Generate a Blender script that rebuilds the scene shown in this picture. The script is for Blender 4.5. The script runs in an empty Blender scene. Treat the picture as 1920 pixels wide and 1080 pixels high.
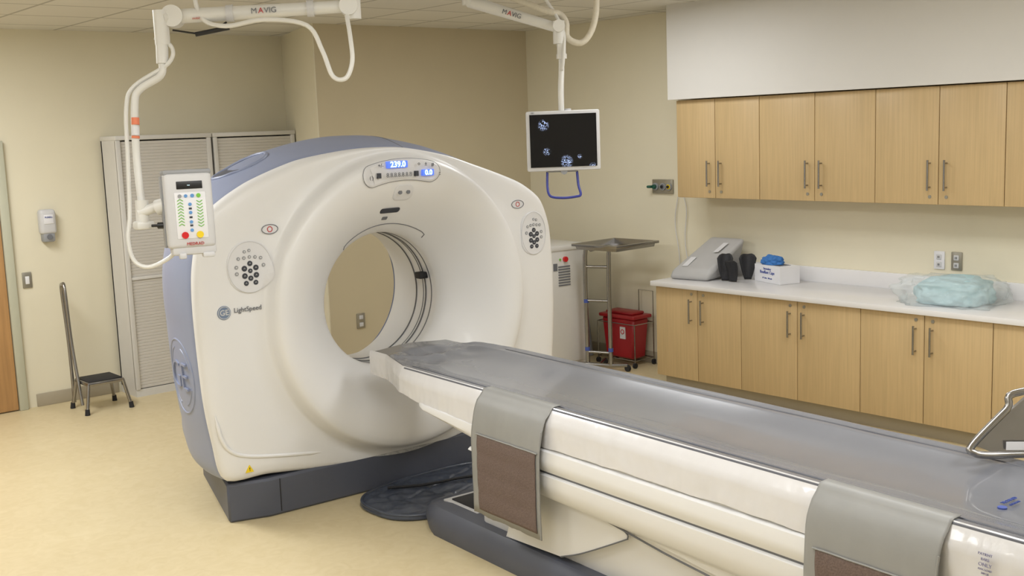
import bpy, bmesh, math, random
import numpy as np
from mathutils import Vector, Matrix, noise
random.seed(4)
rad=math.radians
COL=bpy.context.scene.collection
bpy.context.scene.view_settings.view_transform='Standard'

# ---------------------------------------------------------------- materials
def lin(c):
    return tuple(((x/255)/12.92 if x/255<=.04045 else ((x/255+.055)/1.055)**2.4) for x in c)+(1,)
def mat(name,rgb,rough=.5,metal=0,noise=0,nscale=20,stretch=(1,1,1),bump=0,emit=0,coat=0,spec=.5,dark=.7,trans=0):
    m=bpy.data.materials.new(name); m.use_nodes=True
    nt=m.node_tree; N=nt.nodes; L=nt.links; b=N['Principled BSDF']
    b.inputs['Roughness'].default_value=rough; b.inputs['Metallic'].default_value=metal
    b.inputs['Specular IOR Level'].default_value=spec
    b.inputs['Coat Weight'].default_value=coat
    b.inputs['Base Color'].default_value=lin(rgb)
    if emit:
        b.inputs['Emission Color'].default_value=lin(rgb); b.inputs['Emission Strength'].default_value=emit
    tc=N.new('ShaderNodeTexCoord'); mp=N.new('ShaderNodeMapping'); mp.inputs['Scale'].default_value=stretch
    nz=N.new('ShaderNodeTexNoise'); nz.inputs['Scale'].default_value=nscale; nz.inputs['Detail'].default_value=5
    L.new(tc.outputs['Object'],mp.inputs['Vector']); L.new(mp.outputs['Vector'],nz.inputs['Vector'])
    cr=N.new('ShaderNodeValToRGB')
    a=lin(rgb); d=tuple(x*(1-(noise if noise else .02)) for x in a[:3])+(1,)
    cr.color_ramp.elements[0].position=.3; cr.color_ramp.elements[1].position=.7
    cr.color_ramp.elements[0].color=d; cr.color_ramp.elements[1].color=a
    L.new(nz.outputs['Fac'],cr.inputs['Fac']); L.new(cr.outputs['Color'],b.inputs['Base Color'])
    if bump:
        bp=N.new('ShaderNodeBump'); bp.inputs['Strength'].default_value=bump; bp.inputs['Distance'].default_value=.01
        L.new(nz.outputs['Fac'],bp.inputs['Height']); L.new(bp.outputs['Normal'],b.inputs['Normal'])
    if trans: b.inputs['Alpha'].default_value=1-trans
    return m
M_wall=mat('wall_paint_cream',(229,222,199),.75,noise=.03,nscale=3,bump=.03)
M_wallb=mat('wall_paint_shaded_tan',(204,192,163),.75,noise=.03,nscale=3,bump=.03)  # tan is mostly the back wall's shade, put into its paint colour
M_wallw=mat('wall_paint_white',(216,214,210),.75,noise=.02,nscale=3)
M_base=mat('vinyl_baseboard',(168,158,138),.5)
M_white=mat('gantry_white_plastic',(228,228,229),.36,noise=.015,nscale=2,coat=.1)
M_blue=mat('gantry_blue_plastic',(142,151,178),.4,noise=.03,nscale=2)
M_slate=mat('slate_grey_plastic',(82,86,99),.45,noise=.05,nscale=6)
M_dark=mat('dark_gap',(30,30,34),.6)
M_grey=mat('mid_grey_plastic',(150,152,156),.5)
M_lgrey=mat('light_grey_plastic',(206,206,208),.45)
M_ring=mat('bore_window_dark',(92,94,98),.3)
M_vinyl=mat('grey_vinyl_mat',(116,118,125),.25,noise=.06,nscale=4,bump=.06,coat=.3)
M_vinylin=mat('grey_vinyl_border',(98,100,108),.33,noise=.06,nscale=6,bump=.05)
M_film=mat('white_plastic_film',(218,217,219),.2,noise=.03,nscale=9,stretch=(1,1.6,.7),bump=.25,coat=.4)
M_strap=mat('silver_grey_vinyl_strap',(148,148,146),.48,noise=.08,nscale=7,bump=.15)
M_mesh=mat('brown_mesh_fabric',(116,99,92),.9,noise=.3,nscale=160,bump=.3)
M_chrome=mat('brushed_steel',(160,158,156),.25,metal=1,noise=.05,nscale=30)
M_pole=mat('white_enamel',(222,221,217),.35)
M_cream=mat('cream_hose_sleeve',(214,207,190),.6,noise=.1,nscale=60,bump=.2)
M_black=mat('black_plastic',(22,22,24),.4)
M_blackr=mat('black_rubber',(36,36,40),.7,noise=.3,nscale=80,bump=.2)
M_wood=mat('light_maple_laminate',(200,173,128),.42,noise=.13,nscale=10,stretch=(9,9,.3))
M_wood2=mat('honey_wood_door',(194,150,100),.4,noise=.2,nscale=8,stretch=(5,5,.35))
M_edge=mat('cabinet_edge_band',(222,214,192),.5)
M_counter=mat('white_solid_surface',(226,225,226),.25,noise=.02,nscale=8)
M_frame=mat('door_frame_putty',(190,190,170),.5)
M_tamb=mat('tambour_grey',(208,204,198),.55,noise=.04,nscale=5)
M_cabw=mat('cabinet_shell_grey',(214,212,208),.5)
M_unit=mat('white_equipment_enamel',(222,220,216),.4)
M_red=mat('red_plastic',(158,24,32),.35,noise=.05)
M_redb=mat('red_button',(205,32,36),.35)
M_yel=mat('yellow_button',(236,205,40),.4)
M_green=mat('green_print',(120,190,70),.5)
M_dgreen=mat('green_knob',(30,84,70),.4)
M_blueb=mat('blue_tube',(46,54,140),.35)
M_bluebtn=mat('blue_button',(96,150,210),.4)
M_ink=mat('grey_ink',(112,114,120),.6)
M_faint=mat('faint_purple_ink',(142,140,168),.6)
M_inkd=mat('dark_ink',(56,59,68),.6)
M_inkr=mat('red_ink',(190,60,60),.6)
M_inkb=mat('blue_ink',(66,84,156),.6)
M_emb=mat('slate_emblem',(118,134,160),.45)
M_panel=mat('pale_panel',(221,221,224),.35)
M_led=mat('cyan_display_digits',(205,240,255),.4,emit=1.6)
M_ledbg=mat('display_window',(84,120,235),.3,emit=.65)
M_cyan=mat('pale_blue_cloth',(182,213,220),.8,noise=.12,nscale=30,bump=.5)
M_bluecap=mat('blue_nonwoven_cap',(60,120,190),.8,noise=.15,nscale=40,bump=.5)
M_wedge=mat('grey_foam_wedge_vinyl',(174,173,172),.5,noise=.05,nscale=10,bump=.05)
M_box=mat('white_card_box',(230,230,234),.6)
M_orange=mat('orange_sticker',(226,128,92),.5)
M_steelplate=mat('switch_plate_steel',(160,156,144),.35,metal=.6)
M_pad=mat('dark_blue_vinyl_pad',(70,77,92),.3,noise=.3,nscale=9,bump=.35,coat=.2)
M_clear=mat('clear_plastic_bag',(228,238,240),.12,noise=.1,nscale=18,bump=.8,trans=.74)

def floor_mat():
    m=mat('beige_marbled_vinyl',(214,196,152),.40); nt=m.node_tree;N=nt.nodes;L=nt.links
    b=N['Principled BSDF']; tc=[n for n in N if n.type=='TEX_COORD'][0]
    n1=N.new('ShaderNodeTexNoise'); n1.inputs['Scale'].default_value=12; n1.inputs['Detail'].default_value=8; n1.inputs['Distortion'].default_value=1.5
    n2=N.new('ShaderNodeTexNoise'); n2.inputs['Scale'].default_value=1.6; n2.inputs['Detail'].default_value=4
    L.new(tc.outputs['Object'],n1.inputs['Vector']); L.new(tc.outputs['Object'],n2.inputs['Vector'])
    r=N.new('ShaderNodeValToRGB'); e=r.color_ramp.elements
    e[0].position=.3; e[0].color=lin((212,196,156)); e[1].position=.7; e[1].color=lin((220,205,168))
    L.new(n1.outputs['Fac'],r.inputs['Fac'])
    r2=N.new('ShaderNodeValToRGB'); r2.color_ramp.elements[0].color=lin((244,242,240)); r2.color_ramp.elements[1].color=(1,1,1,1)
    L.new(n2.outputs['Fac'],r2.inputs['Fac'])
    mx=N.new('ShaderNodeMixRGB'); mx.blend_type='MULTIPLY'; mx.inputs[0].default_value=1
    L.new(r.outputs['Color'],mx.inputs[1]); L.new(r2.outputs['Color'],mx.inputs[2]); L.new(mx.outputs[0],b.inputs['Base Color'])
    return m
def ceil_mat():
    m=mat('ceiling_tile_grid',(214,208,196),.85); nt=m.node_tree;N=nt.nodes;L=nt.links
    b=N['Principled BSDF']; tc=[n for n in N if n.type=='TEX_COORD'][0]
    br=N.new('ShaderNodeTexBrick'); br.offset=0; br.squash=1
    br.inputs['Scale'].default_value=1; br.inputs['Brick Width'].default_value=.61; br.inputs['Row Height'].default_value=.61
    br.inputs['Mortar Size'].default_value=.012; br.inputs['Mortar Smooth'].default_value=.1
    br.inputs['Color1'].default_value=lin((224,221,213)); br.inputs['Color2'].default_value=lin((218,215,207)); br.inputs['Mortar'].default_value=lin((178,175,166))
    L.new(tc.outputs['Object'],br.inputs['Vector']); L.new(br.outputs['Color'],b.inputs['Base Color'])
    return m
def screen_mat():
    m=mat('monitor_screen_image',(6,7,12),.15); nt=m.node_tree;N=nt.nodes;L=nt.links
    b=N['Principled BSDF']; tc=[n for n in N if n.type=='TEX_COORD'][0]
    nz=N.new('ShaderNodeTexNoise'); nz.inputs['Scale'].default_value=38; nz.inputs['Detail'].default_value=5; nz.inputs['Distortion'].default_value=2.5
    L.new(tc.outputs['Object'],nz.inputs['Vector'])
    th=N.new('ShaderNodeValToRGB'); th.color_ramp.elements[0].position=.46; th.color_ramp.elements[1].position=.5; th.color_ramp.elements.new(.54).color=(0,0,0,1)
    L.new(nz.outputs['Fac'],th.inputs['Fac'])
    tot=None
    for (x,z,rr) in ((-.105,.085,.032),(-.09,-.055,.022),(.015,-.11,.036),(.155,-.14,.022),(.085,-.085,.014)):
        d=N.new('ShaderNodeVectorMath'); d.operation='DISTANCE'; d.inputs[1].default_value=(x,-.0215,z)
        L.new(tc.outputs['Object'],d.inputs[0])
        mr=N.new('ShaderNodeMapRange'); mr.inputs['From Min'].default_value=rr; mr.inputs['From Max'].default_value=rr*.3
        mr.inputs['To Min'].default_value=0; mr.inputs['To Max'].default_value=1
        L.new(d.outputs['Value'],mr.inputs['Value'])
        if tot is None: tot=mr.outputs[0]
        else:
            a=N.new('ShaderNodeMath'); a.operation='ADD'; L.new(tot,a.inputs[0]); L.new(mr.outputs[0],a.inputs[1]); tot=a.outputs[0]
    mu=N.new('ShaderNodeMath'); mu.operation='MULTIPLY'; L.new(tot,mu.inputs[0]); L.new(th.outputs['Color'],mu.inputs[1])
    m2=N.new('ShaderNodeMath'); m2.operation='MULTIPLY'; m2.inputs[1].default_value=2.5; L.new(mu.outputs[0],m2.inputs[0])
    b.inputs['Emission Color'].default_value=lin((190,210,255)); L.new(m2.outputs[0],b.inputs['Emission Strength'])
    return m
M_floor=floor_mat(); M_ceil=ceil_mat(); M_screen=screen_mat()

# ---------------------------------------------------------------- mesh helpers
def link(ob,parent=None,off=None):
    COL.objects.link(ob)
    if parent is not None:
        ob.parent=parent
        if off is not None: ob.location=-Vector(off)
    return ob
class B:
    """collects geometry for one mesh"""
    def __init__(s): s.v=[];s.f=[];s.m=[]
    def add(s,V,F,mi=0):
        o=len(s.v); s.v+= [tuple(p) for p in V]; s.f+=[tuple(i+o for i in f) for f in F]; s.m+=[mi]*len(F); return s
    def box(s,lo,hi,mi=0,bev=0,seg=2,mtx=None):
        bm=bmesh.new(); bmesh.ops.create_cube(bm,size=1)
        for v in bm.verts: v.co=Vector([lo[i]+(v.co[i]+.5)*(hi[i]-lo[i]) for i in range(3)])
        if bev: bmesh.ops.bevel(bm,geom=bm.edges[:],offset=bev,segments=seg,profile=.5,affect='EDGES')
        bm.verts.index_update()
        V=[(mtx@v.co if mtx else v.co) for v in bm.verts]; F=[[v.index for v in f.verts] for f in bm.faces]; bm.free()
        return s.add(V,F,mi)
    def tube(s,pts,r,mi=0,n=10,smooth=True,cyc=False,caps=True,sub=6):
        P=[Vector(p) for p in pts]
        if smooth and len(P)>2:
            Q=[];m=len(P)
            rng=range(m if cyc else m-1)
            for i in rng:
                p0=P[(i-1)%m] if (cyc or i>0) else P[i]*2-P[i+1]; p1=P[i];p2=P[(i+1)%m]; p3=P[(i+2)%m] if (cyc or i+2<m) else p2*2-p1
                for k in range(sub):
                    t=k/sub; Q.append(.5*((2*p1)+(p2-p0)*t+(2*p0-5*p1+4*p2-p3)*t*t+(3*p1-p0-3*p2+p3)*t**3))
            if not cyc: Q.append(P[-1])
            P=Q
        m=len(P); V=[];F=[]; up=None
        for i,p in enumerate(P):
            a=P[(i+1)%m] if (cyc or i<m-1) else p; c=P[(i-1)%m] if (cyc or i>0) else p
            t=(a-c).normalized()
            if up is None:
                up=Vector((0,0,1)) if abs(t.z)<.9 else Vector((1,0,0))
            x=t.cross(up)
            if x.length<1e-5: x=t.cross(Vector((0,1,0)))
            x.normalize(); y=x.cross(t).normalized(); up=y
            rr=r[min(i,len(r)-1)] if isinstance(r,(list,tuple)) else r
            for k in range(n):
                an=2*math.pi*k/n; V.append(p+x*math.cos(an)*rr+y*math.sin(an)*rr)
        for i in range(m if cyc else m-1):
            for k in range(n):
                j=(i+1)%m; F.append((i*n+k,i*n+(k+1)%n,j*n+(k+1)%n,j*n+k))
        if caps and not cyc: F.append(tuple(range(n-1,-1,-1))); F.append(tuple((m-1)*n+k for k in range(n)))
        return s.add(V,F,mi)
    def cyl(s,p0,p1,r0,r1=None,mi=0,n=24):
        r1=r0 if r1 is None else r1
        p0=Vector(p0);p1=Vector(p1);t=(p1-p0).normalized()
        x=t.cross(Vector((0,0,1)) if abs(t.z)<.9 else Vector((1,0,0))).normalized(); y=t.cross(x)
        V=[];F=[]
        for p,r in((p0,r0),(p1,r1)):
            for k in range(n):
                a=2*math.pi*k/n; V.append(p+x*math.cos(a)*r+y*math.sin(a)*r)
        for k in range(n): F.append((k,(k+1)%n,n+(k+1)%n,n+k))
        F.append(tuple(range(n-1,-1,-1)));F.append(tuple(range(n,2*n)))
        return s.add(V,F,mi)
    def prism(s,poly,d,mi=0):
        n=len(poly);d=Vector(d); V=[Vector(p) for p in poly]+[Vector(p)+d for p in poly]
        F=[tuple(range(n)),tuple(range(2*n-1,n-1,-1))]+[(k,(k+1)%n,n+(k+1)%n,n+k) for k in range(n)]
        return s.add(V,F,mi)
    def loft(s,rings,mi=0,close=True,cap0=False,cap1=False):
        n=len(rings[0]);V=[p for r in rings for p in r];F=[]
        for i in range(len(rings)-1):
            for k in range(n if close else n-1):
                F.append((i*n+k,i*n+(k+1)%n,(i+1)*n+(k+1)%n,(i+1)*n+k))
        if cap0:F.append(tuple(range(n-1,-1,-1)))
        if cap1:F.append(tuple((len(rings)-1)*n+k for k in range(n)))
        return s.add(V,F,mi)
    def text(s,body,org,u,v,size,mi=0,align='CENTER',ext=.0012,bold=0):
        cu=bpy.data.curves.new('t','FONT');cu.body=body;cu.size=size;cu.align_x=align;cu.align_y='CENTER';cu.extrude=ext;cu.offset=bold
        cu.resolution_u=3
        ob=bpy.data.objects.new('t',cu);COL.objects.link(ob)
        dg=bpy.context.evaluated_depsgraph_get(); me=bpy.data.meshes.new_from_object(ob.evaluated_get(dg))
        u=Vector(u).normalized();v=Vector(v).normalized();w=u.cross(v);o=Vector(org)
        s.add([o+u*p.co.x+v*p.co.y+w*p.co.z for p in me.vertices],[tuple(p.vertices) for p in me.polygons],mi)
        bpy.data.objects.remove(ob);bpy.data.curves.remove(cu);bpy.data.meshes.remove(me); return s
    def out(s,name,mats,parent=None,off=None,smooth=True,angle=38,label=None):
        me=bpy.data.meshes.new(name); me.from_pydata(s.v,[],s.f)
        if not isinstance(mats,(list,tuple)): mats=[mats]
        for m in mats: me.materials.append(m)
        me.polygons.foreach_set('material_index',s.m)
        bm=bmesh.new();bm.from_mesh(me);bmesh.ops.recalc_face_normals(bm,faces=bm.faces);bm.to_mesh(me);bm.free()
        if smooth:
            me.polygons.foreach_set('use_smooth',[True]*len(me.polygons)); me.set_sharp_from_angle(angle=rad(angle))
        me.update()
        ob=bpy.data.objects.new(name,me); link(ob,parent,off)
        if label: ob['label']=label
        return ob
def thing(name,loc,label,cat,rz=0,group=None):
    e=bpy.data.objects.new(name,None); e.empty_display_size=.1; e.location=loc; e.rotation_euler=(0,0,rz); COL.objects.link(e)
    e['label']=label;e['category']=cat
    if group:e['group']=group
    return e
def tag(ob,label,cat,group=None):
    ob['label']=label;ob['category']=cat
    if group: ob['group']=group
    return ob
def struct(ob): ob['kind']='structure'; return ob

# ---------------------------------------------------------------- room
H=2.87; X0=-1.6;Y0=-1.6
struct(B().box((X0,Y0,-.1),(7.1,9.1,0)).out('floor',M_floor,smooth=False))
struct(B().box((X0,Y0,H),(7.1,9.1,H+.1)).out('ceiling',M_ceil,smooth=False))
struct(B().box((X0,8.88,0),(5.06,9.0,H)).out('wall_left',M_wall,smooth=False))
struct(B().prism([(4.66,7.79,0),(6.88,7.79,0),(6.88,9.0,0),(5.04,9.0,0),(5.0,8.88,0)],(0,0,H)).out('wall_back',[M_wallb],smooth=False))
struct(B().prism([(4.655,7.789,0),(4.665,7.789,0),(5.005,8.885,0),(4.995,8.885,0)],(0,0,H)).out('wall_corner',[M_wall],smooth=False))
struct(B().box((6.88,Y0,0),(7.0,9.0,H)).out('wall_right',M_wall,smooth=False))
struct(B().box((X0,Y0-.1,0),(7.0,Y0,H)).out('wall_front',M_wallw,smooth=False))
struct(B().box((X0-.1,Y0,0),(X0,9.0,H)).out('wall_side',M_wallw,smooth=False))
struct(B().box((6.50,Y0,2.17),(6.88,5.76,H)).out('wall_soffit',M_wallw,smooth=False))
struct(B().box((2.66,8.865,0),(3.30,8.88,.10),bev=.004).out('baseboard_left',M_base))
struct(B().box((5.0,7.775,0),(6.88,7.79,.10),bev=.004).out('baseboard_back',M_base))
struct(B().box((6.865,5.75,0),(6.88,7.77,.10),bev=.004).out('baseboard_right',M_base))
struct(B().box((2.52,8.83,0),(2.585,8.885,2.05),bev=.006).box((1.5,8.83,2.0),(2.52,8.885,2.05),bev=.006).box((1.45,8.83,0),(1.5,8.885,2.05),bev=.006).out('trim_1',M_frame))
struct(B().box((1.505,8.845,.01),(2.515,8.878,1.995),bev=.003).out('door_1',M_wood2))

# ---------------------------------------------------------------- CT gantry
G=thing('ct_scanner_gantry',(3.56,5.19,0),'large white and blue CT scanner gantry with round bore','ct scanner',rad(-3))
cx,cz=.02,1.05
OUT=[(-1.083,.242),(-1.135,.46),(-1.165,.70),(-1.18,1.11),(-1.172,1.33),(-1.13,1.52),(-1.05,1.655),(-.849,1.775),(-.568,1.872),(-.307,1.912),(-.116,1.925),(.094,1.918),(.38,1.862),(.607,1.79),(.78,1.73),(.936,1.665),(1.07,1.565),(1.135,1.40),(1.155,1.15),(1.155,.90),(1.135,.60),(1.09,.30),(.82,.262),(.465,.215),(.066,.158),(-.222,.162),(-.558,.195),(-.85,.228)]
RER=[(-.93,.28),(-.97,.5),(-1.0,.8),(-1.01,1.1),(-.98,1.30),(-.90,1.48),(-.68,1.735),(-.4,1.90),(-.15,1.96),(.1,1.96),(.4,1.91),(.65,1.81),(.85,1.68),(.97,1.5),(1.0,1.0),(.97,.6),(.92,.28),(.4,.25),(0,.25),(-.4,.25)]
def polar(pts):
    P=[Vector((a-cx,b-cz)) for a,b in pts];m=len(P);Q=[]
    for i in range(m):
        p0,p1,p2,p3=P[i-1],P[i],P[(i+1)%m],P[(i+2)%m]
        for k in range(14):
            t=k/14; 
            a=.5*((2*p1)+(p2-p0)*t+(2*p0-5*p1+4*p2-p3)*t*t+(3*p1-p0-3*p2+p3)*t**3); b=p1.lerp(p2,t)
            Q.append(a.lerp(b,.25))
    an=np.array([math.atan2(q.y,q.x) for q in Q]);rr=np.array([q.length for q in Q]);o=np.argsort(an);an=an[o];rr=rr[o]
    an=np.concatenate([an-2*math.pi,an,an+2*math.pi]);rr=np.tile(rr,3)
    return lambda th:float(np.interp(math.atan2(math.sin(th),math.cos(th)),an,rr))
RF=polar(OUT);RR=polar(RER)
PROF=[(.385,.24),(.386,.22),(.390,.198),(.405,.165),(.43,.13),(.47,.085),(.52,.035),(.57,-.01),(.62,-.048),(.67,-.076),(.72,-.094),(.76,-.100),(.79,-.097),(.807,-.085),(.819,-.062),(.828,-.03),(.836,-.008),(.85,0)]
RD=.85
def front_y(x,z):
    dx,dz=x-cx,z-cz;r=math.hypot(dx,dz);R=RF(math.atan2(dz,dx))
    if r<RD: return float(np.interp(r,[p[0] for p in PROF],[p[1] for p in PROF]))
    t=(r-RD)/max(R-RD,1e-4); return float(np.interp(t,[0,.8,.93,1],[0,.002,.012,.035]))
NT=256
def ring(fr,y,z0=None):
    return [(cx+fr(2*math.pi*k/NT)*math.cos(2*math.pi*k/NT),y,cz+fr(2*math.pi*k/NT)*math.sin(2*math.pi*k/NT)) for k in range(NT)]
rings=[]
for r,y in PROF: rings.append(ring(lambda t,r=r:min(r,RF(t)-.004) ,y))
for t,y in((.25,0),(.5,.0),(.75,.001),(.88,.006),(.94,.014),(.98,.024),(1.,.038),(1.0,.065)):
    rings.append(ring(lambda th,t=t:min(RD,RF(th)-.004)*(1-t)+RF(th)*t,y))
front=B().loft(rings).out('front_cover',M_white,G,angle=60)
B().tube([(-1.125,.012,.60),(-1.10,.004,.47),(-1.05,.004,.395),(-.96,.004,.355),(-.80,.004,.325),(-.62,.004,.30),(-.50,.004,.285)],[.004,.006,.009]+[.011]*28+[.010,.008,.006,.004,.002,.001],n=10).out('skirt_ridge',M_white,G,angle=80)
def shellR(th,s):
    k=s**2.2
    b=RF(th)*(1-k)+RR(th)*k
    b+= .047*math.sin(math.pi*min(1,s*1.15))*max(0,math.sin(th))**.7 + .018*math.sin(math.pi*min(1,s*1.3))
    if s>.93: b-= .06*((s-.93)/.07)**2
    return b
rings=[ring(lambda th:RF(th)-.03,.045)]
for s in (0,.02,.06,.12,.2,.3,.4,.5,.6,.7,.8,.88,.93,.96,.98,1.0):
    y=.055+.845*s
    rings.append(ring(lambda th,s=s:shellR(th,s)-(.008 if s==0 else 0),y))
rings.append(ring(lambda t:.62,.93)); rings.append(ring(lambda t:.50,.90))
B().loft(rings).out('shell_cover',M_blue,G,angle=50)
def shell_top(x,y):
    s=(y-.055)/.845
    for z in np.arange(2.1,1.2,-.004):
        if math.hypot(x-cx,z-cz)<=shellR(math.atan2(z-cz,x-cx),s): return z
    return 1.2
B().tube([(.12+.02*k/7,.07+.7*k/7,shell_top(.12+.02*k/7,.07+.7*k/7)+.001) for k in range(8)],.003,n=6).out('seam',M_ink,G)
ov=[(-.74+.15*math.cos(a),.36+.13*math.sin(a)) for a in [2*math.pi*k/28 for k in range(28)]]
B().tube([(x,y,shell_top(x,y)+.002) for x,y in ov],.010,cyc=True,smooth=False,n=8).loft([[(x,y,shell_top(x,y)+.004) for x,y in ov],[(-.74+(x+.74)*.7,.36+(y-.36)*.7,shell_top(x,y)*.5+shell_top(-.74,.36)*.5-.004) for x,y in ov]],mi=1,cap1=True).out('shell_vent',[M_blue,M_slate],G)
rings=[]
for r,y in((.385,.23),(.386,.30),(.386,.60),(.395,.66),(.43,.76),(.51,.905)): rings.append(ring(lambda t,r=r:r,y))
B().loft(rings).out('bore_liner',M_white,G,angle=60)
for k,(yy,w,dr) in enumerate(((.275,.006,.0035),(.335,.009,.005),(.365,.004,.003),(.44,.008,.005))):
    B().loft([ring(lambda t:.3855,yy),ring(lambda t,dr=dr:.386-dr,yy+.001),ring(lambda t,dr=dr:.386-dr,yy+w),ring(lambda t:.3855,yy+w+.001)]).out('bore_ring',M_ring,G)
LA=[(.418,54),(.436,55),(.440,58)]+[(.440,60+k*4) for k in range(17)]+[(.440,127),(.436,130),(.418,131)]
B().tube([(cx+r*math.cos(rad(a)),front_y(cx+r,cz)-.001,cz+r*math.sin(rad(a))) for r,a in LA],.003,n=6,smooth=False).out('lip_seam',M_ink,G)
B().box((.34,.30,1.12),(.40,.36,1.16),bev=.006).out('laser_window',M_dark,G)
def surf(x,z,o=.004): return (x,front_y(x,z)-o,z)
def patch(x0,z0,w,h,rnd,o=.005,n=6,th=.01):
    pts=[]
    for qx,qz,a0 in((1,1,0),(-1,1,90),(-1,-1,180),(1,-1,270)):
        for k in range(n+1):
            a=rad(a0+90*k/n); pts.append((x0+qx*(w/2-rnd)+rnd*math.cos(a),z0+qz*(h/2-rnd)+rnd*math.sin(a)))
    rg=[[(x0+(x-x0)*s,front_y(x0+(x-x0)*s,z0+(z-z0)*s)-oo,z0+(z-z0)*s) for x,z in pts] for s,oo in ((1.0,-.006),(1,o*.6),(.97,o),(.8,o),(.55,o),(.3,o),(.1,o))]
    return rg
U=(1,0,0);Vv=(0,0,1)
def arc_ring(r0,r1,t0,t1,o,n=24):
    rm=(r0+r1)/2;hr=(r1-r0)/2
    a=[(r1,t0+(t1-t0)*k/n) for k in range(n+1)]
    da=math.degrees(hr/rm)
    capL=[(rm+hr*math.cos(rad(k)),t1+da*math.sin(rad(k))) for k in range(15,180,15)]
    c=[(r0,t1-(t1-t0)*k/n) for k in range(n+1)]
    capR=[(rm-hr*math.cos(rad(k)),t0-da*math.sin(rad(k))) for k in range(15,180,15)]
    P=a+capL+c+capR
    return [(cx+r*math.cos(rad(t)),front_y(cx+r*math.cos(rad(t)),cz+r*math.sin(rad(t)))-o,cz+r*math.sin(rad(t))) for r,t in P]
T0,T1=77,106; RA,RB_=.69,.81
o1=arc_ring(RA,RB_,T0,T1,-.005);o2=arc_ring(RA,RB_,T0,T1,.006);o3=arc_ring(RA+.012,RB_-.012,T0,T1,.009)
dp=B().loft([o1,o2,o3])
P3=[Vector(p) for p in o3]; oa=P3[:25]; ca=P3[25:36]; ic=P3[36:61][::-1]; cb=P3[61:]
dp.loft([oa,[(a+b)/2+Vector((0,-.006,0)) for a,b in zip(oa,ic)],ic],close=False)
dp.add([oa[-1]]+ca+[ic[-1]],[tuple(range(len(ca)+2))]); dp.add([ic[0]]+cb+[oa[0]],[tuple(range(len(cb)+2))])
DP=dp.out('display_panel',M_panel,G,angle=30)
B().tube(o2,.0016,n=6,cyc=True,smooth=False).out('panel_outline',M_ink,DP)
yd=-.119; zo=.022
def atxt(s,x,z,sz,m,nm,bold=0): B().text(s,(x,yd-.003,z+zo),U,Vv,sz,bold=bold).out(nm,m,DP)
B().box((-.100,yd,1.788+zo),(.030,yd+.022,1.826+zo),bev=.003).out('display_window',M_ledbg,DP)
B().box((.125,yd,1.736+zo),(.20,yd+.022,1.771+zo),bev=.003).out('display_window',M_ledbg,DP)
atxt('239.0',-.035,1.807,.044,M_led,'display_digits',.0008); atxt('0.0',.162,1.753,.040,M_led,'display_digits',.0008)
atxt('8.8.8.8.8.8.8',-.03,1.750,.034,M_ink,'display_lettering'); atxt('+/-',-.145,1.805,.03,M_inkd,'display_lettering')
atxt('o',.10,1.806,.03,M_inkd,'display_lettering'); atxt('\u00b1',.145,1.802,.03,M_inkd,'display_lettering'); atxt('#',.19,1.796,.03,M_inkd,'display_lettering')
atxt('( )',-.205,1.742,.026,M_inkd,'display_lettering'); atxt('::',.235,1.745,.03,M_inkd,'display_lettering')
B().box((-.162,yd,1.737+zo),(-.142,yd+.02,1.765+zo)).out('indicator_block',M_inkd,DP)
B().box((.078,yd,1.737+zo),(.098,yd+.02,1.766+zo)).out('indicator_block',M_inkd,DP)
B().loft(patch(.035,1.668,.125,.085,.035),cap1=True).out('intercom_panel',M_panel,G)
for xx in(.01,.062): B().cyl(surf(xx,1.673,.004),surf(xx,1.673,.010),.012).out('intercom_lens',M_ink,G)
B().loft(patch(-.01,1.57,.13,.028,.013),cap1=True).out('vent_slot',M_inkd,G)
B().loft(patch(-.02,1.525,.035,.018,.004),cap1=True).out('centre_mark',M_ink,G)
def keypad(x0,z0,w,h,mirror):
    K=B().loft(patch(x0,z0,w,h,min(w,h)*.47,o=.008),cap1=True).out('keypad',M_panel,G,label='pale oval keypad with round grey buttons')
    B().tube([(x0+(w*.49)*math.cos(a),front_y(x0+w*.47*math.cos(a),z0+h*.47*math.sin(a))-.008,z0+(h*.49)*math.sin(a)) for a in [2*math.pi*k/40 for k in range(40)]],.002,n=6,cyc=True,smooth=False).out('keypad_outline',M_lgrey,K)
    for (dx,dz,r,mi) in [(-.03,.085,.009,0),(0,.09,.009,0),(-.07,.05,.010,0),(-.035,.052,.010,0),(0,.055,.010,0),(.035,.052,.010,0),(.07,.045,.010,0),
        (-.085,.005,.011,0),(-.085,-.03,.011,0),(.085,.005,.011,0),(0,.02,.015,1),(-.036,-.005,.016,1),(.036,-.005,.016,1),(0,-.02,.013,1),(-.036,-.045,.016,1),(.036,-.045,.016,1),(0,-.06,.015,1),(-.03,-.085,.014,1),(.03,-.085,.014,1)]:
        dx*=w/.28*mirror; dz*=h/.28; yy=front_y(x0+dx,z0+dz)-.008; r*=.92
        B().cyl((x0+dx,yy+.004,z0+dz),(x0+dx,yy-.003,z0+dz),r,n=14).out('button',M_inkd if mi else M_grey,K)
        if not mi: B().box((x0+dx-.003,yy-.0045,z0+dz-.003),(x0+dx+.003,yy-.002,z0+dz+.003)).out('button_symbol',M_panel,K)
        else: B().tube([(x0+dx-.004,yy-.0035,z0+dz-.002),(x0+dx,yy-.0035,z0+dz+.004),(x0+dx+.004,yy-.0035,z0+dz-.002)],.001,n=4,smooth=False).out('button_symbol',M_panel,K)
keypad(-.885,1.345,.245,.268,1); keypad(.985,1.36,.190,.265,-1)
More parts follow.
